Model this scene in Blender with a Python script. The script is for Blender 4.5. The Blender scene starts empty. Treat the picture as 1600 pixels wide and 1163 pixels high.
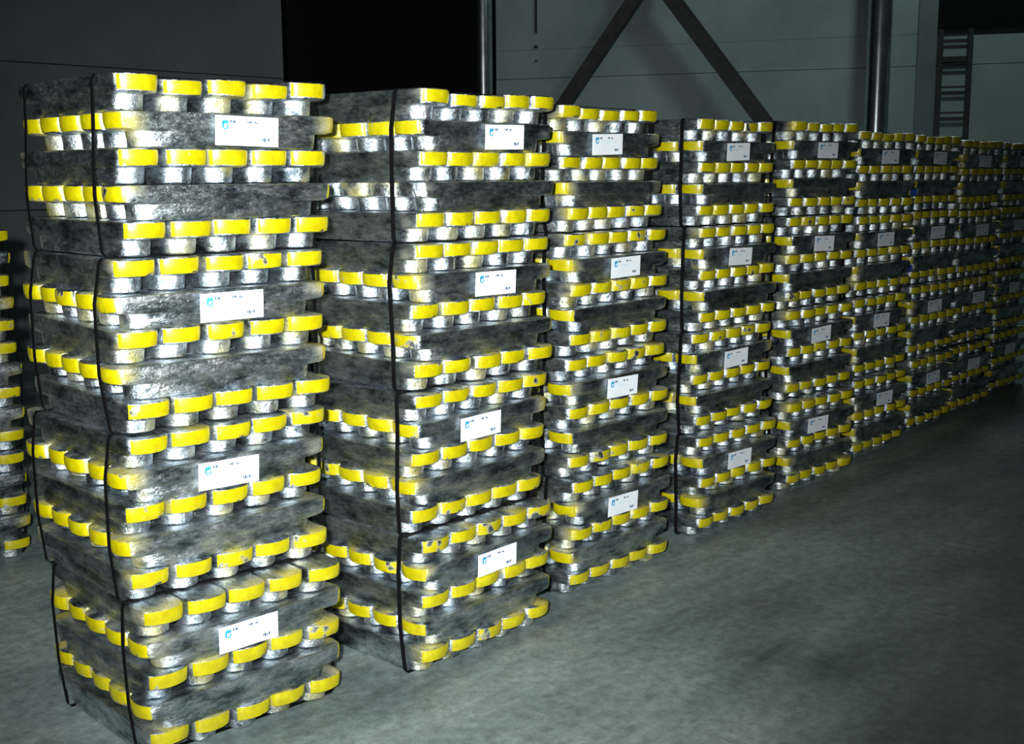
import bpy, bmesh, math, random
from mathutils import Matrix, Vector

random.seed(7)
scene = bpy.context.scene
C = scene.collection

# ------------------------------------------------------------------ camera
EYE = 1.6
F_PX = 1879.17
RIGHT = Vector((0.687363, -0.726288, -0.006121))
DOWN = Vector((-0.121908, -0.107059, -0.986751))
FWD = Vector((0.71601, 0.679003, -0.162129))
cam_data = bpy.data.cameras.new('camera')
cam_data.sensor_fit = 'HORIZONTAL'
cam_data.sensor_width = 36.0
cam_data.lens = F_PX / 1600.0 * 36.0
cam_data.clip_end = 200
cam = bpy.data.objects.new('camera', cam_data)
C.objects.link(cam)
cam.matrix_world = Matrix(((RIGHT.x, -DOWN.x, -FWD.x, 0), (RIGHT.y, -DOWN.y, -FWD.y, 0),
                           (RIGHT.z, -DOWN.z, -FWD.z, EYE), (0, 0, 0, 1)))
scene.camera = cam

# ------------------------------------------------------------------ light and exposure
world = bpy.data.worlds.new('world')
scene.world = world
world.use_nodes = True
bgn = world.node_tree.nodes['Background']
bgn.inputs['Color'].default_value = (0.80, 1.0, 1.0, 1)
bgn.inputs['Strength'].default_value = 0.010

# the hand-held camera's flash, a little left of and above the lens
fl = bpy.data.lights.new('camera_flash', 'SPOT')
fl.energy = 1480
fl.color = (0.97, 1.0, 0.99)
fl.spot_size = math.radians(61)
fl.spot_blend = 1.0
fl.shadow_soft_size = 0.03
flash = bpy.data.objects.new('camera_flash', fl)
C.objects.link(flash)
flash.matrix_world = Matrix.Translation(RIGHT * -0.13 - DOWN * 0.08) @ cam.matrix_world @ Matrix.Rotation(math.radians(3.5), 4, 'Y')

# a hall lamp hanging high up between the row and the far wall
hl = bpy.data.lights.new('hall_lamp', 'POINT')
hl.energy = 215
hl.color = (0.80, 1.0, 0.98)
hl.shadow_soft_size = 0.5
hall = bpy.data.objects.new('hall_lamp', hl)
C.objects.link(hall)
hall.location = (12.4, 4.8, 7.5)

scene.view_settings.view_transform = 'Standard'
scene.view_settings.look = 'None'
scene.view_settings.gamma = 1.0
scene.view_settings.use_curve_mapping = False
scene.view_settings.exposure = 0.0

# ------------------------------------------------------------------ materials
def new_mat(name):
    m = bpy.data.materials.new(name)
    m.use_nodes = True
    nt = m.node_tree
    return m, nt, nt.nodes['Principled BSDF'], nt.nodes, nt.links

def ramp(nodes, stops):
    r = nodes.new('ShaderNodeValToRGB')
    e = r.color_ramp.elements
    while len(e) < len(stops):
        e.new(0.5)
    for k, (p, c) in enumerate(stops):
        e[k].position = p
        e[k].color = c if len(c) == 4 else (*c, 1)
    return r

def g(v):
    return (v, v, v, 1)

def noise(nodes, links, vec, scale, detail=4, rough=0.55):
    n = nodes.new('ShaderNodeTexNoise')
    n.inputs['Scale'].default_value = scale
    n.inputs['Detail'].default_value = detail
    n.inputs['Roughness'].default_value = rough
    if vec is not None:
        links.new(vec, n.inputs['Vector'])
    return n

def object_vec(nodes, links, stretch=(1, 1, 1)):
    """object coordinates pushed to another place of the texture on every object"""
    tc = nodes.new('ShaderNodeTexCoord')
    oi = nodes.new('ShaderNodeObjectInfo')
    mul = nodes.new('ShaderNodeMath'); mul.operation = 'MULTIPLY'
    mul.inputs[1].default_value = 37.0
    links.new(oi.outputs['Random'], mul.inputs[0])
    mp = nodes.new('ShaderNodeMapping')
    mp.inputs['Scale'].default_value = stretch
    links.new(tc.outputs['Object'], mp.inputs['Vector'])
    add = nodes.new('ShaderNodeVectorMath'); add.operation = 'ADD'
    links.new(mp.outputs['Vector'], add.inputs[0])
    links.new(mul.outputs[0], add.inputs[1])
    return add.outputs[0], tc, oi

def bump(nodes, links, bsdf, height, strength, dist):
    b = nodes.new('ShaderNodeBump')
    b.inputs['Strength'].default_value = strength
    b.inputs['Distance'].default_value = dist
    links.new(height, b.inputs['Height'])
    links.new(b.outputs['Normal'], bsdf.inputs['Normal'])
    return b

def make_metal():
    m, nt, b, N, L = new_mat('cast_metal')
    v, tc, oi = object_vec(N, L, (0.40, 1, 1))
    n1 = noise(N, L, v, 20, 7, 0.72)
    n2 = noise(N, L, v, 120, 4, 0.65)
    r1 = ramp(N, [(0.36, (0.11, 0.14, 0.16)), (0.50, (0.50, 0.57, 0.62)), (0.63, (0.93, 0.96, 0.98))])
    L.new(n1.outputs['Fac'], r1.inputs['Fac'])
    # overspray of the yellow marking paint near the ends of some ingots
    sep = N.new('ShaderNodeSeparateXYZ'); L.new(tc.outputs['Object'], sep.inputs[0])
    ab = N.new('ShaderNodeMath'); ab.operation = 'ABSOLUTE'; L.new(sep.outputs['X'], ab.inputs[0])
    mr = N.new('ShaderNodeMapRange'); mr.inputs[1].default_value = 0.235; mr.inputs[2].default_value = 0.30
    L.new(ab.outputs[0], mr.inputs[0])
    n3 = noise(N, L, v, 6.5, 2, 0.5)
    mr2 = N.new('ShaderNodeMapRange'); mr2.inputs[1].default_value = 0.50; mr2.inputs[2].default_value = 0.62
    L.new(n3.outputs['Fac'], mr2.inputs[0])
    mm = N.new('ShaderNodeMath'); mm.operation = 'MULTIPLY'
    L.new(mr.outputs[0], mm.inputs[0]); L.new(mr2.outputs[0], mm.inputs[1])
    m2 = N.new('ShaderNodeMath'); m2.operation = 'MULTIPLY'; m2.inputs[1].default_value = 0.85
    L.new(mm.outputs[0], m2.inputs[0])
    mix = N.new('ShaderNodeMix'); mix.data_type = 'RGBA'
    L.new(m2.outputs[0], mix.inputs['Factor'])
    L.new(r1.outputs['Color'], mix.inputs['A'])
    mix.inputs['B'].default_value = (0.60, 0.50, 0.02, 1)
    L.new(mix.outputs['Result'], b.inputs['Base Color'])
    me_ = N.new('ShaderNodeMath'); me_.operation = 'MULTIPLY_ADD'
    me_.inputs[1].default_value = -0.7; me_.inputs[2].default_value = 0.98
    L.new(m2.outputs[0], me_.inputs[0]); L.new(me_.outputs[0], b.inputs['Metallic'])
    rr = ramp(N, [(0.3, g(0.20)), (0.7, g(0.42))])
    L.new(n2.outputs['Fac'], rr.inputs['Fac'])
    L.new(rr.outputs['Color'], b.inputs['Roughness'])
    h = N.new('ShaderNodeMath'); h.operation = 'MULTIPLY_ADD'
    L.new(n2.outputs['Fac'], h.inputs[0]); h.inputs[1].default_value = 0.16
    L.new(n1.outputs['Fac'], h.inputs[2])
    bump(N, L, b, h.outputs[0], 0.75, 0.011)
    return m

def make_paint():
    m, nt, b, N, L = new_mat('yellow_marking_paint')
    v, tc, oi = object_vec(N, L)
    n1 = noise(N, L, v, 30, 4, 0.6)
    n2 = noise(N, L, v, 9, 2, 0.5)
    r1 = ramp(N, [(0.30, (0.40, 0.335, 0.0)), (0.55, (0.50, 0.44, 0.0)), (0.75, (0.58, 0.53, 0.008))])
    L.new(n1.outputs['Fac'], r1.inputs['Fac'])
    mul = N.new('ShaderNodeMath'); mul.operation = 'MULTIPLY_ADD'; mul.inputs[1].default_value = 0.45
    L.new(n1.outputs['Fac'], mul.inputs[0]); L.new(n2.outputs['Fac'], mul.inputs[2])
    wear = ramp(N, [(0.90, g(0.0)), (0.95, g(1.0))])
    L.new(mul.outputs[0], wear.inputs['Fac'])
    mix = N.new('ShaderNodeMix'); mix.data_type = 'RGBA'
    L.new(wear.outputs['Color'], mix.inputs['Factor'])
    L.new(r1.outputs['Color'], mix.inputs['A'])
    mix.inputs['B'].default_value = (0.66, 0.68, 0.66, 1)
    L.new(mix.outputs['Result'], b.inputs['Base Color'])
    L.new(wear.outputs['Color'], b.inputs['Metallic'])
    b.inputs['Roughness'].default_value = 0.33
    b.inputs['Specular IOR Level'].default_value = 1.0
    bump(N, L, b, n1.outputs['Fac'], 0.35, 0.004)
    return m

def make_plain(name, col, rough=0.6, metal=0.0, ns=12, amt=0.25, bs=0.2, spec=0.5):
    m, nt, b, N, L = new_mat(name)
    tc = N.new('ShaderNodeTexCoord')
    n = noise(N, L, tc.outputs['Object'], ns, 4)
    lo = tuple(c * (1 - amt) for c in col); hi = tuple(min(1, c * (1 + amt)) for c in col)
    r = ramp(N, [(0.3, lo), (0.7, hi)])
    L.new(n.outputs['Fac'], r.inputs['Fac'])
    L.new(r.outputs['Color'], b.inputs['Base Color'])
    b.inputs['Roughness'].default_value = rough
    b.inputs['Metallic'].default_value = metal
    b.inputs['Specular IOR Level'].default_value = spec
    if bs:
        bump(N, L, b, n.outputs['Fac'], bs, 0.004)
    return m

def make_floor():
    m, nt, b, N, L = new_mat('worn_concrete_floor')
    tc = N.new('ShaderNodeTexCoord')
    geo = N.new('ShaderNodeNewGeometry')
    mp = N.new('ShaderNodeMapping'); mp.inputs['Scale'].default_value = (0.45, 1.5, 1)
    mp.inputs['Rotation'].default_value = (0, 0, 0.25)
    L.new(geo.outputs['Position'], mp.inputs['Vector'])
    nA = noise(N, L, mp.outputs[0], 2.0, 8, 0.70)        # dragged scuffs
    nB = noise(N, L, geo.outputs['Position'], 0.8, 4, 0.6)   # broad patches
    nC = noise(N, L, geo.outputs['Position'], 22, 6, 0.78)    # grit
    r = ramp(N, [(0.35, (0.060, 0.088, 0.090)), (0.45, (0.140, 0.187, 0.188)), (0.54, (0.212, 0.268, 0.265)), (0.64, (0.31, 0.37, 0.36))])
    add = N.new('ShaderNodeMath'); add.operation = 'MULTIPLY_ADD'; add.inputs[1].default_value = 0.55
    L.new(nA.outputs['Fac'], add.inputs[0])
    sc = N.new('ShaderNodeMath'); sc.operation = 'MULTIPLY'; sc.inputs[1].default_value = 0.45
    L.new(nB.outputs['Fac'], sc.inputs[0]); L.new(sc.outputs[0], add.inputs[2])
    L.new(add.outputs[0], r.inputs['Fac'])
    # rusty dust
    nD = noise(N, L, geo.outputs['Position'], 1.9, 3, 0.5)
    rd = ramp(N, [(0.60, g(0)), (0.75, g(0.35))])
    L.new(nD.outputs['Fac'], rd.inputs['Fac'])
    mx = N.new('ShaderNodeMix'); mx.data_type = 'RGBA'
    L.new(rd.outputs['Color'], mx.inputs['Factor']); L.new(r.outputs['Color'], mx.inputs['A'])
    mx.inputs['B'].default_value = (0.22, 0.19, 0.13, 1)
    rg = ramp(N, [(0.32, g(0.55)), (0.68, g(1.3))])
    L.new(nC.outputs['Fac'], rg.inputs['Fac'])
    mm = N.new('ShaderNodeMix'); mm.data_type = 'RGBA'; mm.blend_type = 'MULTIPLY'; mm.inputs['Factor'].default_value = 1
    L.new(mx.outputs['Result'], mm.inputs['A']); L.new(rg.outputs['Color'], mm.inputs['B'])
    L.new(mm.outputs['Result'], b.inputs['Base Color'])
    b.inputs['Roughness'].default_value = 0.48
    b.inputs['Specular IOR Level'].default_value = 0.35
    bump(N, L, b, nC.outputs['Fac'], 0.25, 0.004)
    return m

def make_wall(name, lo, hi):
    m, nt, b, N, L = new_mat(name)
    geo = N.new('ShaderNodeNewGeometry')
    n1 = noise(N, L, geo.outputs['Position'], 0.9, 5, 0.6)
    n2 = noise(N, L, geo.outputs['Position'], 26, 4, 0.7)
    s = N.new('ShaderNodeMath'); s.operation = 'MULTIPLY_ADD'; s.inputs[1].default_value = 0.35
    L.new(n2.outputs['Fac'], s.inputs[0]); L.new(n1.outputs['Fac'], s.inputs[2])
    r = ramp(N, [(0.45, lo), (0.9, hi)])
    L.new(s.outputs[0], r.inputs['Fac'])
    L.new(r.outputs['Color'], b.inputs['Base Color'])
    b.inputs['Roughness'].default_value = 0.85
    bump(N, L, b, n2.outputs['Fac'], 0.2, 0.004)
    return m

M = {
    'metal': make_metal(),
    'paint': make_paint(),
    'strap': make_plain('black_plastic_strap', (0.0035, 0.0035, 0.004), 0.7, 0, 40, 0.3, 0.0, 0.12),
    'paper': make_plain('white_label_paper', (0.86, 0.92, 0.98), 0.7, 0, 30, 0.03, 0.05),
    'logo': make_plain('blue_print', (0.03, 0.33, 0.62), 0.7, 0, 60, 0.2, 0),
    'ink': make_plain('dark_print', (0.06, 0.12, 0.20), 0.7, 0, 60, 0.2, 0),
    'faint': make_plain('pale_blue_print', (0.42, 0.68, 0.80), 0.7, 0, 60, 0.1, 0),
    'floor': make_floor(),
    'sub': make_plain('floor_joint_filler', (0.22, 0.25, 0.24), 0.9),
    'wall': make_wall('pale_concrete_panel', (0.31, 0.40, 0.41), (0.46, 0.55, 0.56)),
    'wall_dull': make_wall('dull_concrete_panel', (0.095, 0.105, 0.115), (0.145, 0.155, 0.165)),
    'pilaster': make_wall('grey_painted_pilaster', (0.20, 0.24, 0.25), (0.28, 0.32, 0.33)),
    'black': make_plain('darkened_unlit_wall', (0.012, 0.012, 0.013), 0.9),  # near-black colour stands in for the lack of light inside the openings
    'steel': make_plain('galvanised_column_steel', (0.60, 0.66, 0.66), 0.25, 0.98, 5, 0.25, 0.0),
    'brace': make_plain('dark_brown_painted_steel', (0.050, 0.046, 0.046), 0.6, 0, 8, 0.3, 0.1),
    'blue': make_plain('blue_plastic_tag', (0.05, 0.12, 0.55), 0.4, 0, 20, 0.2, 0),
    'ladder': make_plain('dark_ladder_steel', (0.040, 0.036, 0.038), 0.55, 0, 8, 0.3, 0.1),
}

# ------------------------------------------------------------------ helpers
def link(name, mesh, mat=None, parent=None):
    o = bpy.data.objects.new(name, mesh)
    if mat is not None and mesh is not None and len(mesh.materials) == 0:
        mesh.materials.append(mat)
    C.objects.link(o)
    if parent is not None:
        o.parent = parent
    return o

def tag(o, label=None, cat=None, group=None, kind=None):
    if label: o['label'] = label
    if cat: o['category'] = cat
    if group: o['group'] = group
    if kind: o['kind'] = kind
    return o

def add_box(bm, x0, x1, y0, y1, z0, z1, mat=Matrix.Identity(4)):
    vs = [bm.verts.new(mat @ Vector(p)) for p in
          ((x0, y0, z0), (x1, y0, z0), (x1, y1, z0), (x0, y1, z0), (x0, y0, z1), (x1, y0, z1), (x1, y1, z1), (x0, y1, z1))]
    for f in ((3, 2, 1, 0), (4, 5, 6, 7), (0, 1, 5, 4), (1, 2, 6, 5), (2, 3, 7, 6), (3, 0, 4, 7)):
        bm.faces.new([vs[i] for i in f])
    return vs

def to_mesh(name, bm, smooth=None, bevel=0.0):
    if bevel:
        bmesh.ops.bevel(bm, geom=list(bm.edges), offset=bevel, segments=1, affect='EDGES')
    bmesh.ops.recalc_face_normals(bm, faces=bm.faces)
    me = bpy.data.meshes.new(name)
    bm.to_mesh(me); bm.free()
    if smooth is not None:
        for p in me.polygons:
            p.use_smooth = True
        me.set_sharp_from_angle(angle=math.radians(smooth))
    return me

def box_obj(name, x0, x1, y0, y1, z0, z1, mat, parent=None, bevel=0.0):
    bm = bmesh.new()
    add_box(bm, x0, x1, y0, y1, z0, z1)
    return link(name, to_mesh(name, bm, None, bevel), mat, parent)

# ------------------------------------------------------------------ the setting: floor
floor = box_obj('floor', -8, 26, -8, 24, -0.25, -0.008, M['sub'])
tag(floor, kind='structure')
xs = [-8, -3.2, 11.4, 26]
ys = [-8, -3.4, 2.62, 8.0, 13.5, 24]
J = 0.003
for i in range(len(xs) - 1):
    for j in range(len(ys) - 1):
        box_obj('slab', xs[i] + J / 2, xs[i + 1] - J / 2, ys[j] + J / 2, ys[j + 1] - J / 2, -0.008, 0.0, M['floor'], floor)

# ------------------------------------------------------------------ the setting: walls
# far wall: its own frame, s runs to the right along the wall, t towards the camera
WO = Vector((14.243, 10.901, 0)); WU = Vector((0.41691, -0.90895, 0)); WN = Vector((-0.90895, -0.41691, 0))
WM = Matrix(((WU.x, WN.x, 0, WO.x), (WU.y, WN.y, 0, WO.y), (0, 0, 1, 0), (0, 0, 0, 1)))
wall_far = bpy.data.objects.new('wall_far', None)
C.objects.link(wall_far); wall_far.matrix_world = WM
tag(wall_far, 'pale concrete panel wall behind the row of ingot towers', kind='structure')
seams = [0.0, 1.5, 3.005, 3.42, 5.0, 6.5]
for r in range(len(seams) - 1):
    a, b_ = seams[r], seams[r + 1]
    ends = [(-2.22, 3.80), (3.80, 9.0)] if b_ < 3.44 else [(-2.22, 3.80)]
    for (s0, s1) in ends:
        box_obj('wall_panel', s0 + .002, s1 - .002, -0.25, 0.004 * (r == 1), a + (0.004 if r == 2 else .0015), b_ - (0.004 if r == 1 else .0015), M['wall'], wall_far, 0.001)
box_obj('wall_backing', -2.20, 8.9, -0.30, -0.245, 0, 3.42, M['wall_dull'], wall_far)
box_obj('pilaster', 3.78, 4.02, -0.2, 0.05, 0, 6.5, M['pilaster'], wall_far, 0.004)
# the dark upper opening the ladder leads to
up = bpy.data.objects.new('wall_upper', None); C.objects.link(up); up.matrix_world = WM
tag(up, 'dark upper opening above the ladder', kind='structure')
box_obj('opening_back', 3.9, 9.0, -3.2, -3.0, 3.42, 6.5, M['black'], up)
box_obj('opening_ledge', 4.02, 9.0, -3.0, 0.02, 3.40, 3.445, M['black'], up)
box_obj('opening_side', 3.82, 3.9, -3.0, -0.26, 3.42, 6.5, M['black'], up)

# side wall at the left
wall_left = bpy.data.objects.new('wall_left', None); C.objects.link(wall_left)
tag(wall_left, 'dull grey panel wall behind the nearest tower', kind='structure')
lz = [0.0, 1.3, 2.64, 4.0, 6.5]
for r in range(len(lz) - 1):
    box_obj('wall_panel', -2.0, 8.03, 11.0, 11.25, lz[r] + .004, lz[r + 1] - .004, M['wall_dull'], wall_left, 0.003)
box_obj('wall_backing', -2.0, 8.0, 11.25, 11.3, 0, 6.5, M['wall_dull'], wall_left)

# unlit passage between the two walls
pas = bpy.data.objects.new('wall_passage', None); C.objects.link(pas)
tag(pas, 'unlit black passage between the two grey walls', kind='structure')
def wall_between(name, p, q, th, z1, mat, parent):
    d = (Vector((*q, 0)) - Vector((*p, 0))); ln = d.length; d.normalize()
    mt = Matrix(((d.x, -d.y, 0, p[0]), (d.y, d.x, 0, p[1]), (0, 0, 1, 0), (0, 0, 0, 1)))
    bm = bmesh.new(); add_box(bm, 0, ln, 0, th, 0, z1, mt)
    return link(name, to_mesh(name, bm), mat, parent)
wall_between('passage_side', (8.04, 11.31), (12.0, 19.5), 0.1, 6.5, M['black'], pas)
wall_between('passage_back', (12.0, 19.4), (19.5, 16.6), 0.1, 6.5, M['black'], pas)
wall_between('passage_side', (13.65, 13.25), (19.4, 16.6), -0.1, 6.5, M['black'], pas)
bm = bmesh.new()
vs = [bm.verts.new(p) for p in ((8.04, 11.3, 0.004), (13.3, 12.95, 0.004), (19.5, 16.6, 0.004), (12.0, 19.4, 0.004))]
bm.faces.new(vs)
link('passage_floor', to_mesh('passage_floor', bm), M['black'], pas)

# ------------------------------------------------------------------ columns, braces, ladder on the far wall
def column(s, t, rad, label):
    root = bpy.data.objects.new('round_column', None); C.objects.link(root)
    root.location = WM @ Vector((s, t, 0))
    tag(root, label, 'column', 'round steel columns along the far wall')
    bm = bmesh.new()
    bmesh.ops.create_cone(bm, cap_ends=True, segments=40, radius1=rad, radius2=rad, depth=6.4, matrix=Matrix.Translation((0, 0, 3.2)))
    link('shaft', to_mesh('column_shaft', bm, 40), M['steel'], root)
    for z in (3.55,):
        bm = bmesh.new()
        bmesh.ops.create_cone(bm, cap_ends=True, segments=40, radius1=rad * 1.015, radius2=rad * 1.015, depth=0.02, matrix=Matrix.Translation((0, 0, z)))
        link('weld_band', to_mesh('weld_band', bm, 40), M['steel'], root)
    bm = bmesh.new()
    add_box(bm, -rad * 1.5, rad * 1.5, -rad * 1.5, rad * 1.5, 0, 0.03)
    link('base_plate', to_mesh('base_plate', bm), M['steel'], root)
    return root
COL_T = 0.45
column(-2.26, COL_T, 0.135, 'round dark steel column beside the black passage opening')
column(3.30, COL_T, 0.155, 'round dark steel column left of the wall ladder')

chev = bpy.data.objects.new('chevron_brace', None); C.objects.link(chev); chev.matrix_world = WM
tag(chev, 'dark steel inverted-V brace between the two round columns', 'brace')
def brace(p, q, w):
    P = Vector((p[0], COL_T, p[1])); Q = Vector((q[0], COL_T, q[1]))
    d = (Q - P); ln = d.length; ang = math.atan2(d.z, d.x)
    bm = bmesh.new()
    for (y0, y1, z0, z1) in ((-0.07, 0.07, -w / 2, -w / 2 + 0.012), (-0.07, 0.07, w / 2 - 0.012, w / 2), (-0.008, 0.06, -w / 2 + .012, w / 2 - .012)):
        add_box(bm, 0, ln, y0, y1, z0, z1)
    o = link('brace_leg', to_mesh('brace_leg', bm), M['brace'], chev)
    o.matrix_local = Matrix.Translation(P) @ Matrix.Rotation(-ang, 4, 'Y')
brace((-2.0, 1.25), (0.20, 4.28), 0.185)
brace((2.86, 0.95), (0.30, 4.28), 0.215)
box_obj('gusset_plate', -0.05, 0.55, COL_T - 0.085, COL_T - 0.07, 4.2, 4.5, M['brace'], chev)

def make_ladder():
    root = bpy.data.objects.new('wall_ladder', None); C.objects.link(root)
    root.matrix_world = WM @ Matrix.Translation((0, 0.07, 0))
    tag(root, 'dark steel ladder fixed upright to the far wall', 'ladder')
    for s in (4.07, 4.44):
        box_obj('rail', s - 0.035, s + 0.035, -0.02, 0.03, 0.0, 3.46, M['ladder'], root, 0.004)
        for z in (0.6, 2.0, 3.2):
            box_obj('wall_bracket', s - 0.02, s + 0.02, -0.07, -0.02, z, z + 0.04, M['ladder'], root)
    z = 0.28
    while z < 3.3:
        box_obj('rung', 4.09, 4.42, -0.012, 0.012, z, z + 0.028, M['ladder'], root)
        box_obj('rung', 4.09, 4.42, -0.012, 0.012, z + 0.075, z + 0.10, M['ladder'], root)
        z += 0.335
    box_obj('cross_plate', 4.09, 4.42, -0.015, 0.0, 3.02, 3.11, M['ladder'], root)
make_ladder()

# short dark conduit running down the far wall
cd = bpy.data.objects.new('wall_streak', None); C.objects.link(cd); cd.matrix_world = WM  # dark mark taken for a stain, built as raised bars
tag(cd, 'thin dark conduit on the far wall near the round column', 'streak')
box_obj('streak_bar', -1.60, -1.572, 0.0, 0.03, 3.66, 6.0, M['ladder'], cd)
box_obj('streak_bit', -1.61, -1.56, 0.0, 0.035, 3.44, 3.48, M['ladder'], cd)
box_obj('streak_bit', -1.60, -1.57, 0.0, 0.03, 3.25, 3.27, M['ladder'], cd)

# ------------------------------------------------------------------ ingots
LH = 0.0921          # height of one layer
HL = 0.3275           # half length of an ingot, over the ears
PITCH = 0.1275
# z, half length, half width, depth of the rounded end, half width at the end
RINGS = [(0.0000, 0.268, 0.0500, 0.042, 0.0430), (0.0040, 0.2735, 0.0530, 0.046, 0.0475), (0.0230, 0.2755, 0.0550, 0.046, 0.0485),
         (0.0415, 0.2775, 0.0575, 0.047, 0.0495), (0.0440, 0.3120, 0.0585, 0.031, 0.0560), (0.0480, 0.3235, 0.0605, 0.031, 0.0590),
         (0.0620, 0.3265, 0.0620, 0.031, 0.0605), (0.0760, 0.3275, 0.0625, 0.031, 0.0610), (0.0885, 0.3270, 0.0625, 0.031, 0.0608),
         (0.0919, 0.3225, 0.0590, 0.030, 0.0570)]
NE = 13

def end_pt(a, s, e, t):
    c = max(0.0, math.cos(t))
    return (a - s + s * c, e * math.copysign(abs(math.sin(t)), math.sin(t)))

def outline(a, b, s, e):
    half = [end_pt(a, s, e, -math.pi / 2 + math.pi * k / (NE - 1)) for k in range(NE)]
    x1 = a - s - 0.022
    half += [(x1, b), (x1 * 0.5, b), (0, b), (-x1 * 0.5, b), (-x1, b)]
    return half + [(-x, -y) for (x, y) in half]

def ingot_mesh(seed):
    rnd = random.Random(seed)
    bm = bmesh.new()
    rings = []
    wob = [rnd.uniform(-1, 1) for _ in range(2 * NE + 10)]
    for (z, a, b, s, e) in RINGS:
        ring = []
        for k, (x, y) in enumerate(outline(a, b, s, e)):
            ky = 1 + 0.010 * wob[k] - 0.012 * rnd.random()
            kx = 1 + 0.0035 * rnd.uniform(-1, 1)
            dz = rnd.uniform(-0.0012, 0.0012) if 0.001 < z < 0.091 else (0 if z < 0.01 else rnd.uniform(-0.002, 0))
            ring.append(bm.verts.new((x * kx, y * ky, z + dz)))
        rings.append(ring)
    n = len(rings[0])
    for r in range(len(rings) - 1):
        for k in range(n):
            bm.faces.new((rings[r][k], rings[r][(k + 1) % n], rings[r + 1][(k + 1) % n], rings[r + 1][k]))
    bm.faces.new(list(reversed(rings[0])))
    bm.faces.new(rings[-1])
    me = to_mesh('ingot', bm, 38)
    me.materials.append(M['metal'])
    return me

def paint_mesh(seed):
    """skin of paint on the end of the ear, at +X of the ingot"""
    rnd = random.Random(seed)
    bm = bmesh.new()
    span = math.radians(rnd.uniform(68, 83))
    cols = 13
    lo = 0.0455 + rnd.uniform(0, 0.004); hi = 0.0880
    def at(z):
        for r0, r1 in zip(RINGS[4:], RINGS[5:]):
            if r0[0] <= z <= r1[0]:
                u = (z - r0[0]) / (r1[0] - r0[0])
                return [p + u * (q - p) for p, q in zip(r0[1:], r1[1:])]
        return RINGS[-2][1:]
    rows = []
    ph = rnd.uniform(0, 6.28); sag = rnd.uniform(0.0, 0.006)
    levels = [0.0, 0.0, 0.35, 0.7, 1.0, 1.0]
    for li, lv in enumerate(levels):
        row = []
        for k in range(cols):
            t = -span + 2 * span * k / (cols - 1)
            zl = lo + sag * (0.5 + 0.5 * math.sin(2.2 * t + ph)) + rnd.uniform(0, 0.0015)
            zh = hi - rnd.uniform(0, 0.0015)
            z = zl + (zh - zl) * lv
            a, b, s, e = at(z)
            off = 0.0022 if 0 < li < 5 else -0.003
            x, y = end_pt(a + off, s, e + (0.0008 if off > 0 else -0.004), t)
            if k in (0, cols - 1):
                x -= 0.006 if off > 0 else 0.002; y *= 0.96 if off > 0 else 0.93
            row.append(bm.verts.new((x, y, z)))
        rows.append(row)
    for r in range(len(rows) - 1):
        for k in range(cols - 1):
            bm.faces.new((rows[r][k], rows[r][k + 1], rows[r + 1][k + 1], rows[r + 1][k]))
    me = to_mesh('painted_end', bm, 60)
    me.materials.append(M['paint'])
    return me

INGOTS = [ingot_mesh(100 + k) for k in range(6)]
PAINTS = [paint_mesh(200 + k) for k in range(8)]

def rect_mesh(name, rects, th, mat, y=0.0):
    bm = bmesh.new()
    for (x0, x1, z0, z1) in rects:
        add_box(bm, x0, x1, y - th, y, z0, z1)
    me = to_mesh(name, bm)
    me.materials.append(mat)
    return me

LW_, LHT = 0.190, 0.077
def paper_mesh():
    bm = bmesh.new()
    n = 6
    fr = []; bk = []
    for i in range(n + 1):
        x = -LW_ / 2 + LW_ * i / n
        y = -0.0009 - 0.0006 * math.sin(i * 1.3)
        fr.append([bm.verts.new((x, y, 0)), bm.verts.new((x, y, LHT))])
        bk.append([bm.verts.new((x, y + 0.0008, 0)), bm.verts.new((x, y + 0.0008, LHT))])
    for i in range(n):
        bm.faces.new((fr[i][0], fr[i + 1][0], fr[i + 1][1], fr[i][1]))
        bm.faces.new((bk[i][0], bk[i][1], bk[i + 1][1], bk[i + 1][0]))
        bm.faces.new((fr[i][0], bk[i][0], bk[i + 1][0], fr[i + 1][0]))
        bm.faces.new((fr[i][1], fr[i + 1][1], bk[i + 1][1], bk[i][1]))
    for i in (0, n):
        bm.faces.new((fr[i][0], fr[i][1], bk[i][1], bk[i][0]))
    me = to_mesh('paper_label', bm, 40)
    me.materials.append(M['paper'])
    return me
PAPER = paper_mesh()
LOGO = rect_mesh('logo_mark', [(-0.074, -0.057, 0.0555, 0.0655), (-0.076, -0.070, 0.045, 0.062), (-0.072, -0.060, 0.0415, 0.0455), (-0.062, -0.057, 0.044, 0.053)], 0.0004, M['logo'], -0.0016)
INK = rect_mesh('printed_text', [(-0.052, -0.047, 0.059, 0.066), (-0.044, -0.036, 0.0585, 0.0655), (-0.001, 0.004, 0.060, 0.0645), (0.005, 0.0125, 0.0595, 0.0655), (0.021, 0.0255, 0.059, 0.065), (0.0268, 0.031, 0.058, 0.063),
                                 (0.044, 0.0475, 0.014, 0.022), (0.049, 0.055, 0.012, 0.0225), (0.057, 0.0605, 0.013, 0.020), (0.0625, 0.068, 0.014, 0.0225)], 0.0004, M['ink'], -0.0016)
RULE = rect_mesh('printed_rule', [(-0.040, 0.020, 0.0475, 0.0490), (-0.036, 0.052, 0.0420, 0.0430)], 0.0004, M['faint'], -0.0016)

def lerp_tab(tab, layer):
    if layer in tab:
        return tab[layer]
    ks = sorted(tab)
    lo = max([k for k in ks if k < layer], default=ks[0]); hi = min([k for k in ks if k > layer], default=ks[-1])
    a, b = tab[lo], tab[hi]
    return tuple((u + v) / 2 for u, v in zip(a, b))

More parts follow.
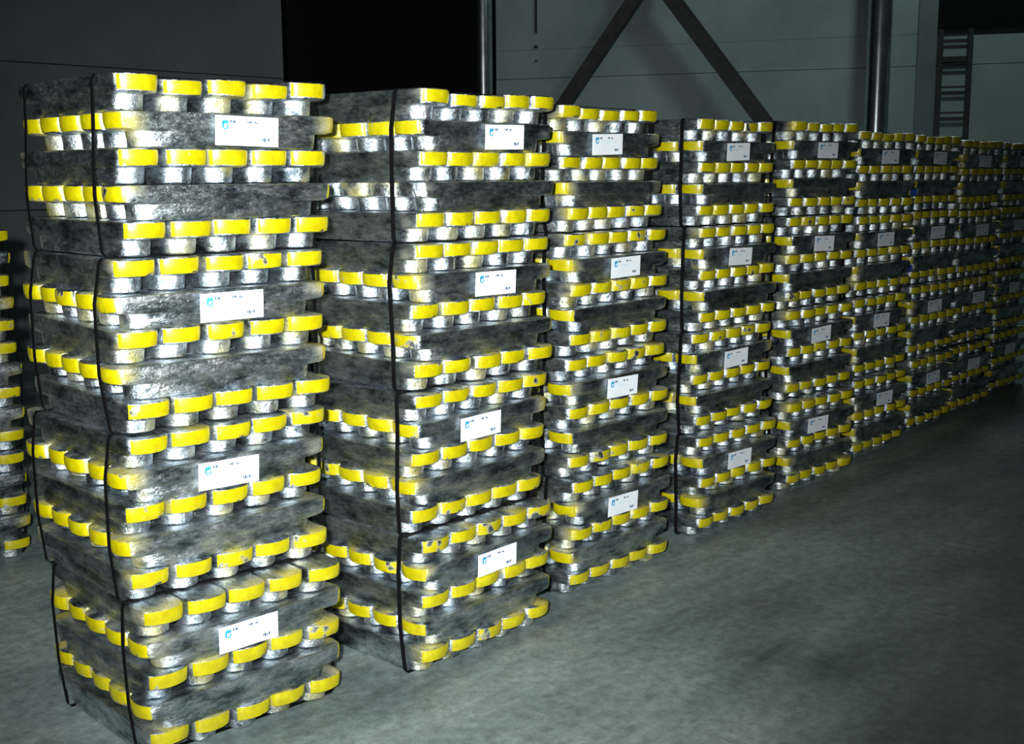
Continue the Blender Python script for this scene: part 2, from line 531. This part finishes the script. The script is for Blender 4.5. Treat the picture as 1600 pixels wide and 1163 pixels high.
def build_strap(name, root, pts, y, w):
    """closed band through (x, z) points lying in the plane y"""
    bm = bmesh.new()
    n = len(pts)
    cx = sum(p[0] for p in pts) / n; cz = sum(p[1] for p in pts) / n
    th = 0.0016
    loops = []
    for (x, z, sh) in pts:
        dx, dz = (x - cx), (z - cz)
        ln = math.hypot(dx, dz) or 1
        ox, oz = x + th * (1 if dx > 0 else -1), z + th * (1 if dz > 0 else -1)
        loops.append([bm.verts.new((x, y + sh - w / 2, z)), bm.verts.new((x, y + sh + w / 2, z)),
                      bm.verts.new((ox, y + sh + w / 2, oz)), bm.verts.new((ox, y + sh - w / 2, oz))])
    for i in range(n):
        a, b = loops[i], loops[(i + 1) % n]
        for k in range(4):
            bm.faces.new((a[k], a[(k + 1) % 4], b[(k + 1) % 4], b[k]))
    return link(name, to_mesh('strap', bm), M['strap'], root)

def build_bundle(tower, b, nb, base, tab, zs, label, labelpos, bare=(), rng=random, paper=True):
    """five layers, crosswise; b counts from the top. base = front-left corner of the tower"""
    X0, Y0, th0 = base
    z_base = (nb - 1 - b) * (5 * LH + 0.0042)
    root = bpy.data.objects.new('ingot_bundle', None)
    C.objects.link(root)
    root.location = (X0, Y0, z_base * zs)
    root.rotation_euler = (0, 0, th0)
    root.scale = (1, 1, zs)
    tag(root, label, 'ingot bundle', 'strapped bundles of yellow-ended ingots')
    ext = {}
    for l in range(5):
        dx, dy, dt = lerp_tab(tab, b * 5 + l)
        jx, jy, jt = rng.uniform(-.003, .003), rng.uniform(-.003, .003), rng.uniform(-.004, .004)
        if l in (1, 3):
            jx += rng.uniform(-.008, .008); jy += rng.uniform(-.002, .006)
        z = (4 - l) * LH + 0.002
        # offsets were taken in world axes; bring them into the tower's frame
        c, s = math.cos(-th0), math.sin(-th0)
        LMx = Matrix.Translation((c * dx - s * dy + jx, s * dx + c * dy + jy, z)) @ Matrix.Rotation(dt + jt, 4, 'Z')
        ext[l] = LMx
        for i in range(5):
            slide = rng.uniform(-.007, .007)
            yaw = rng.uniform(-.003, .003) + (math.pi if rng.random() < .5 else 0)
            if l in (1, 3):
                loc = Matrix.Translation((0.3175 + slide, 0.0645 + PITCH * i, 0)) @ Matrix.Rotation(yaw, 4, 'Z')
            else:
                loc = Matrix.Translation((0.0625 + PITCH * i, 0.3275 + slide, 0)) @ Matrix.Rotation(yaw + math.pi / 2, 4, 'Z')
            me = INGOTS[rng.randrange(len(INGOTS))]
            o = link('ingot', me, None, root)
            o.matrix_local = LMx @ loc
            if b == 0 and l == 0:
                o.scale.z = 1.0 if i in (0, 4) else rng.uniform(0.88, 1.0)
            if tower == 6 and b < 2 and l == 3 and i == 0:
                tg = box_obj('blue_tag', -.034, .034, -.003, .003, 0, .04, M['blue'], root, 0.001)
                tg.matrix_local = LMx @ Matrix.Translation((-0.012, 0.02, 0.004)) @ Matrix.Rotation(0.9, 4, 'Z')
                tg['label'] = 'small blue tag'
            if (b, l) in bare:
                continue
            for sgn in (0, 1):
                q = link('painted_end', PAINTS[rng.randrange(len(PAINTS))], None, o)
                q.rotation_euler = (0, 0, math.pi * sgn)
    # straps round the bundle, from left face over the top to the right face
    for y in (0.105, 0.545):
        sh = rng.uniform(-.02, .02); sh2 = sh + rng.uniform(-.012, .012)
        def lx(l, right=False):
            p = ext[l] @ Vector((0.6465 if right else -0.0115, y, 0)) if l in (1, 3) else ext[l] @ Vector((0.6355 if right else -0.001, y, 0))
            return p.x + (0.006 if right else -0.006)
        T = 5 * LH + 0.0022
        pts = [(lx(0) + .008, T, sh), (lx(0), 5 * LH - 0.012, sh), (min(lx(1), lx(0)), 3.75 * LH, sh * .8 + sh2 * .2), (lx(3), 1.75 * LH, sh * .3 + sh2 * .7),
               (lx(4), 0.014, sh2), (lx(4) + .010, 0.0018, sh2), (lx(4, True) - .010, 0.0018, sh2), (lx(4, True), 0.014, sh2),
               (lx(3, True), 1.75 * LH, sh * .3 + sh2 * .7), (max(lx(1, True), lx(0, True)), 3.75 * LH, sh * .8 + sh2 * .2),
               (lx(0, True), 5 * LH - 0.012, sh), (lx(0, True) - .008, T, sh)]
        build_strap('strap', root, pts, y, 0.017)
    if paper:
        pl = link('paper_label', PAPER, None, root)
        pl.matrix_local = ext[1] @ Matrix.Translation((0.635 * labelpos, -0.003, 0.007)) @ Matrix.Rotation(rng.uniform(-.03, .03), 4, 'Y') @ Matrix.Rotation(0.045, 4, 'X')
        pl['label'] = 'white printed paper label'
        link('logo_mark', LOGO, None, pl); tag(link('printed_text', INK, None, pl), kind='stuff'); tag(link('printed_rule', RULE, None, pl), kind='stuff')
    return root

TAB1 = {0: (.007, -.023, -.003), 2: (.007, -.014, .004), 4: (.010, -.017, .008), 5: (-.008, .011, -.022), 7: (-.014, .018, -.029), 9: (-.008, -.004, -.008),
        10: (0, .007, .036), 12: (-.011, .021, .017), 14: (-.009, .027, .001), 15: (-.002, -.021, -.005), 17: (.010, -.010, .015), 19: (.022, .016, .002)}
TAB2 = {0: (.018, -.030, .040), 2: (.007, -.019, .016), 4: (.004, -.017, .004), 5: (-.002, .001, -.010), 7: (-.005, .012, -.019), 9: (-.005, .010, -.038),
        10: (-.009, .006, .003), 12: (-.011, .015, -.004), 14: (-.014, .028, -.014), 15: (.001, -.010, .009), 17: (.006, -.001, .002), 19: (.002, .009, -.005)}
TAB3 = {0: (-.007, .033, .013), 2: (-.006, .029, .012), 4: (.002, 0, .043), 5: (0, .003, .009), 7: (.006, -.015, .020), 9: (.006, -.012, .012),
        10: (-.004, .010, -.026), 12: (-.002, .001, -.019), 14: (-.003, -.008, -.019), 15: (.005, -.021, -.009), 17: (.002, -.021, -.008), 19: (.007, -.002, -.026)}
TAB4 = {0: (-.003, .011, .027), 2: (-.002, .012, .008), 4: (.001, .004, .016), 5: (.002, -.003, .020), 7: (.004, -.007, .009), 9: (.005, -.017, .013),
        10: (-.006, .018, -.014), 12: (-.004, .023, -.020), 14: (-.001, .006, -.011), 15: (.002, -.014, -.020), 17: (.006, -.021, -.010), 19: (0, -.016, -.012)}
def rand_tab(nb, rng):
    t = {}
    for b in range(nb):
        bx, by, bt = rng.uniform(-.016, .016), rng.uniform(-.018, .018), rng.uniform(-.022, .022)
        for l in (0, 2, 4):
            t[5 * b + l] = (bx + rng.uniform(-.004, .004), by + rng.uniform(-.005, .005), bt + rng.uniform(-.005, .005))
    return t

rng = random.Random(21)
NEAR = ['nearest', 'second nearest', 'third nearest', 'fourth nearest', 'fifth nearest', 'sixth nearest', 'seventh nearest', 'eighth nearest', 'farthest']
LEVEL = ['top', 'second from top', 'third from top', 'bottom']
TOWERS = [
    ((1.527, 2.807, -.063), TAB1, 1.0, (.55, .52, .47, .48), ()),
    ((2.451, 2.710, .032), TAB2, 1.0, (.58, .55, .44, .52), ((0, 3),)),
    ((3.326, 2.852, .038), TAB3, 0.995, (.42, .53, .50, .45), ()),
    ((4.290, 2.945, .022), TAB4, 0.985, (.45, .46, .48, .46), ()),
    ((5.225, 3.055, -.020), None, 0.995, (.48, .46, .44, .40), ()),
    ((6.075, 3.150, -.010), None, 0.98, (.49, .46, .46, .50), ()),
    ((6.960, 3.245, .012), None, 0.98, (.49, .48, .47, .46), ()),
    ((7.690, 3.262, -.015), None, 0.97, (.48, .49, .52, .50), ()),
    ((8.590, 3.370, .010), None, 0.97, (.49, .48, .47, .46), ()),
]
for k, (base, tab, zs, lp, bare) in enumerate(TOWERS):
    tb = tab or rand_tab(4, rng)
    for b in range(4):
        build_bundle(k, b, 4, base, tb, zs,
                     'bundle of yellow-ended silver ingots, %s in the %s tower' % (LEVEL[b], NEAR[k]), lp[b], bare, rng)
# the lower tower of the row behind, at the left edge of the picture
tb = rand_tab(3, rng)
LV3 = ['top', 'middle', 'bottom']
for b in range(3):
    build_bundle(20, b, 3, (1.545, 4.90, -.02), tb, 1.0,
                 'bundle of yellow-ended ingots, %s of the low tower behind at left edge' % LV3[b], .5, (), rng)
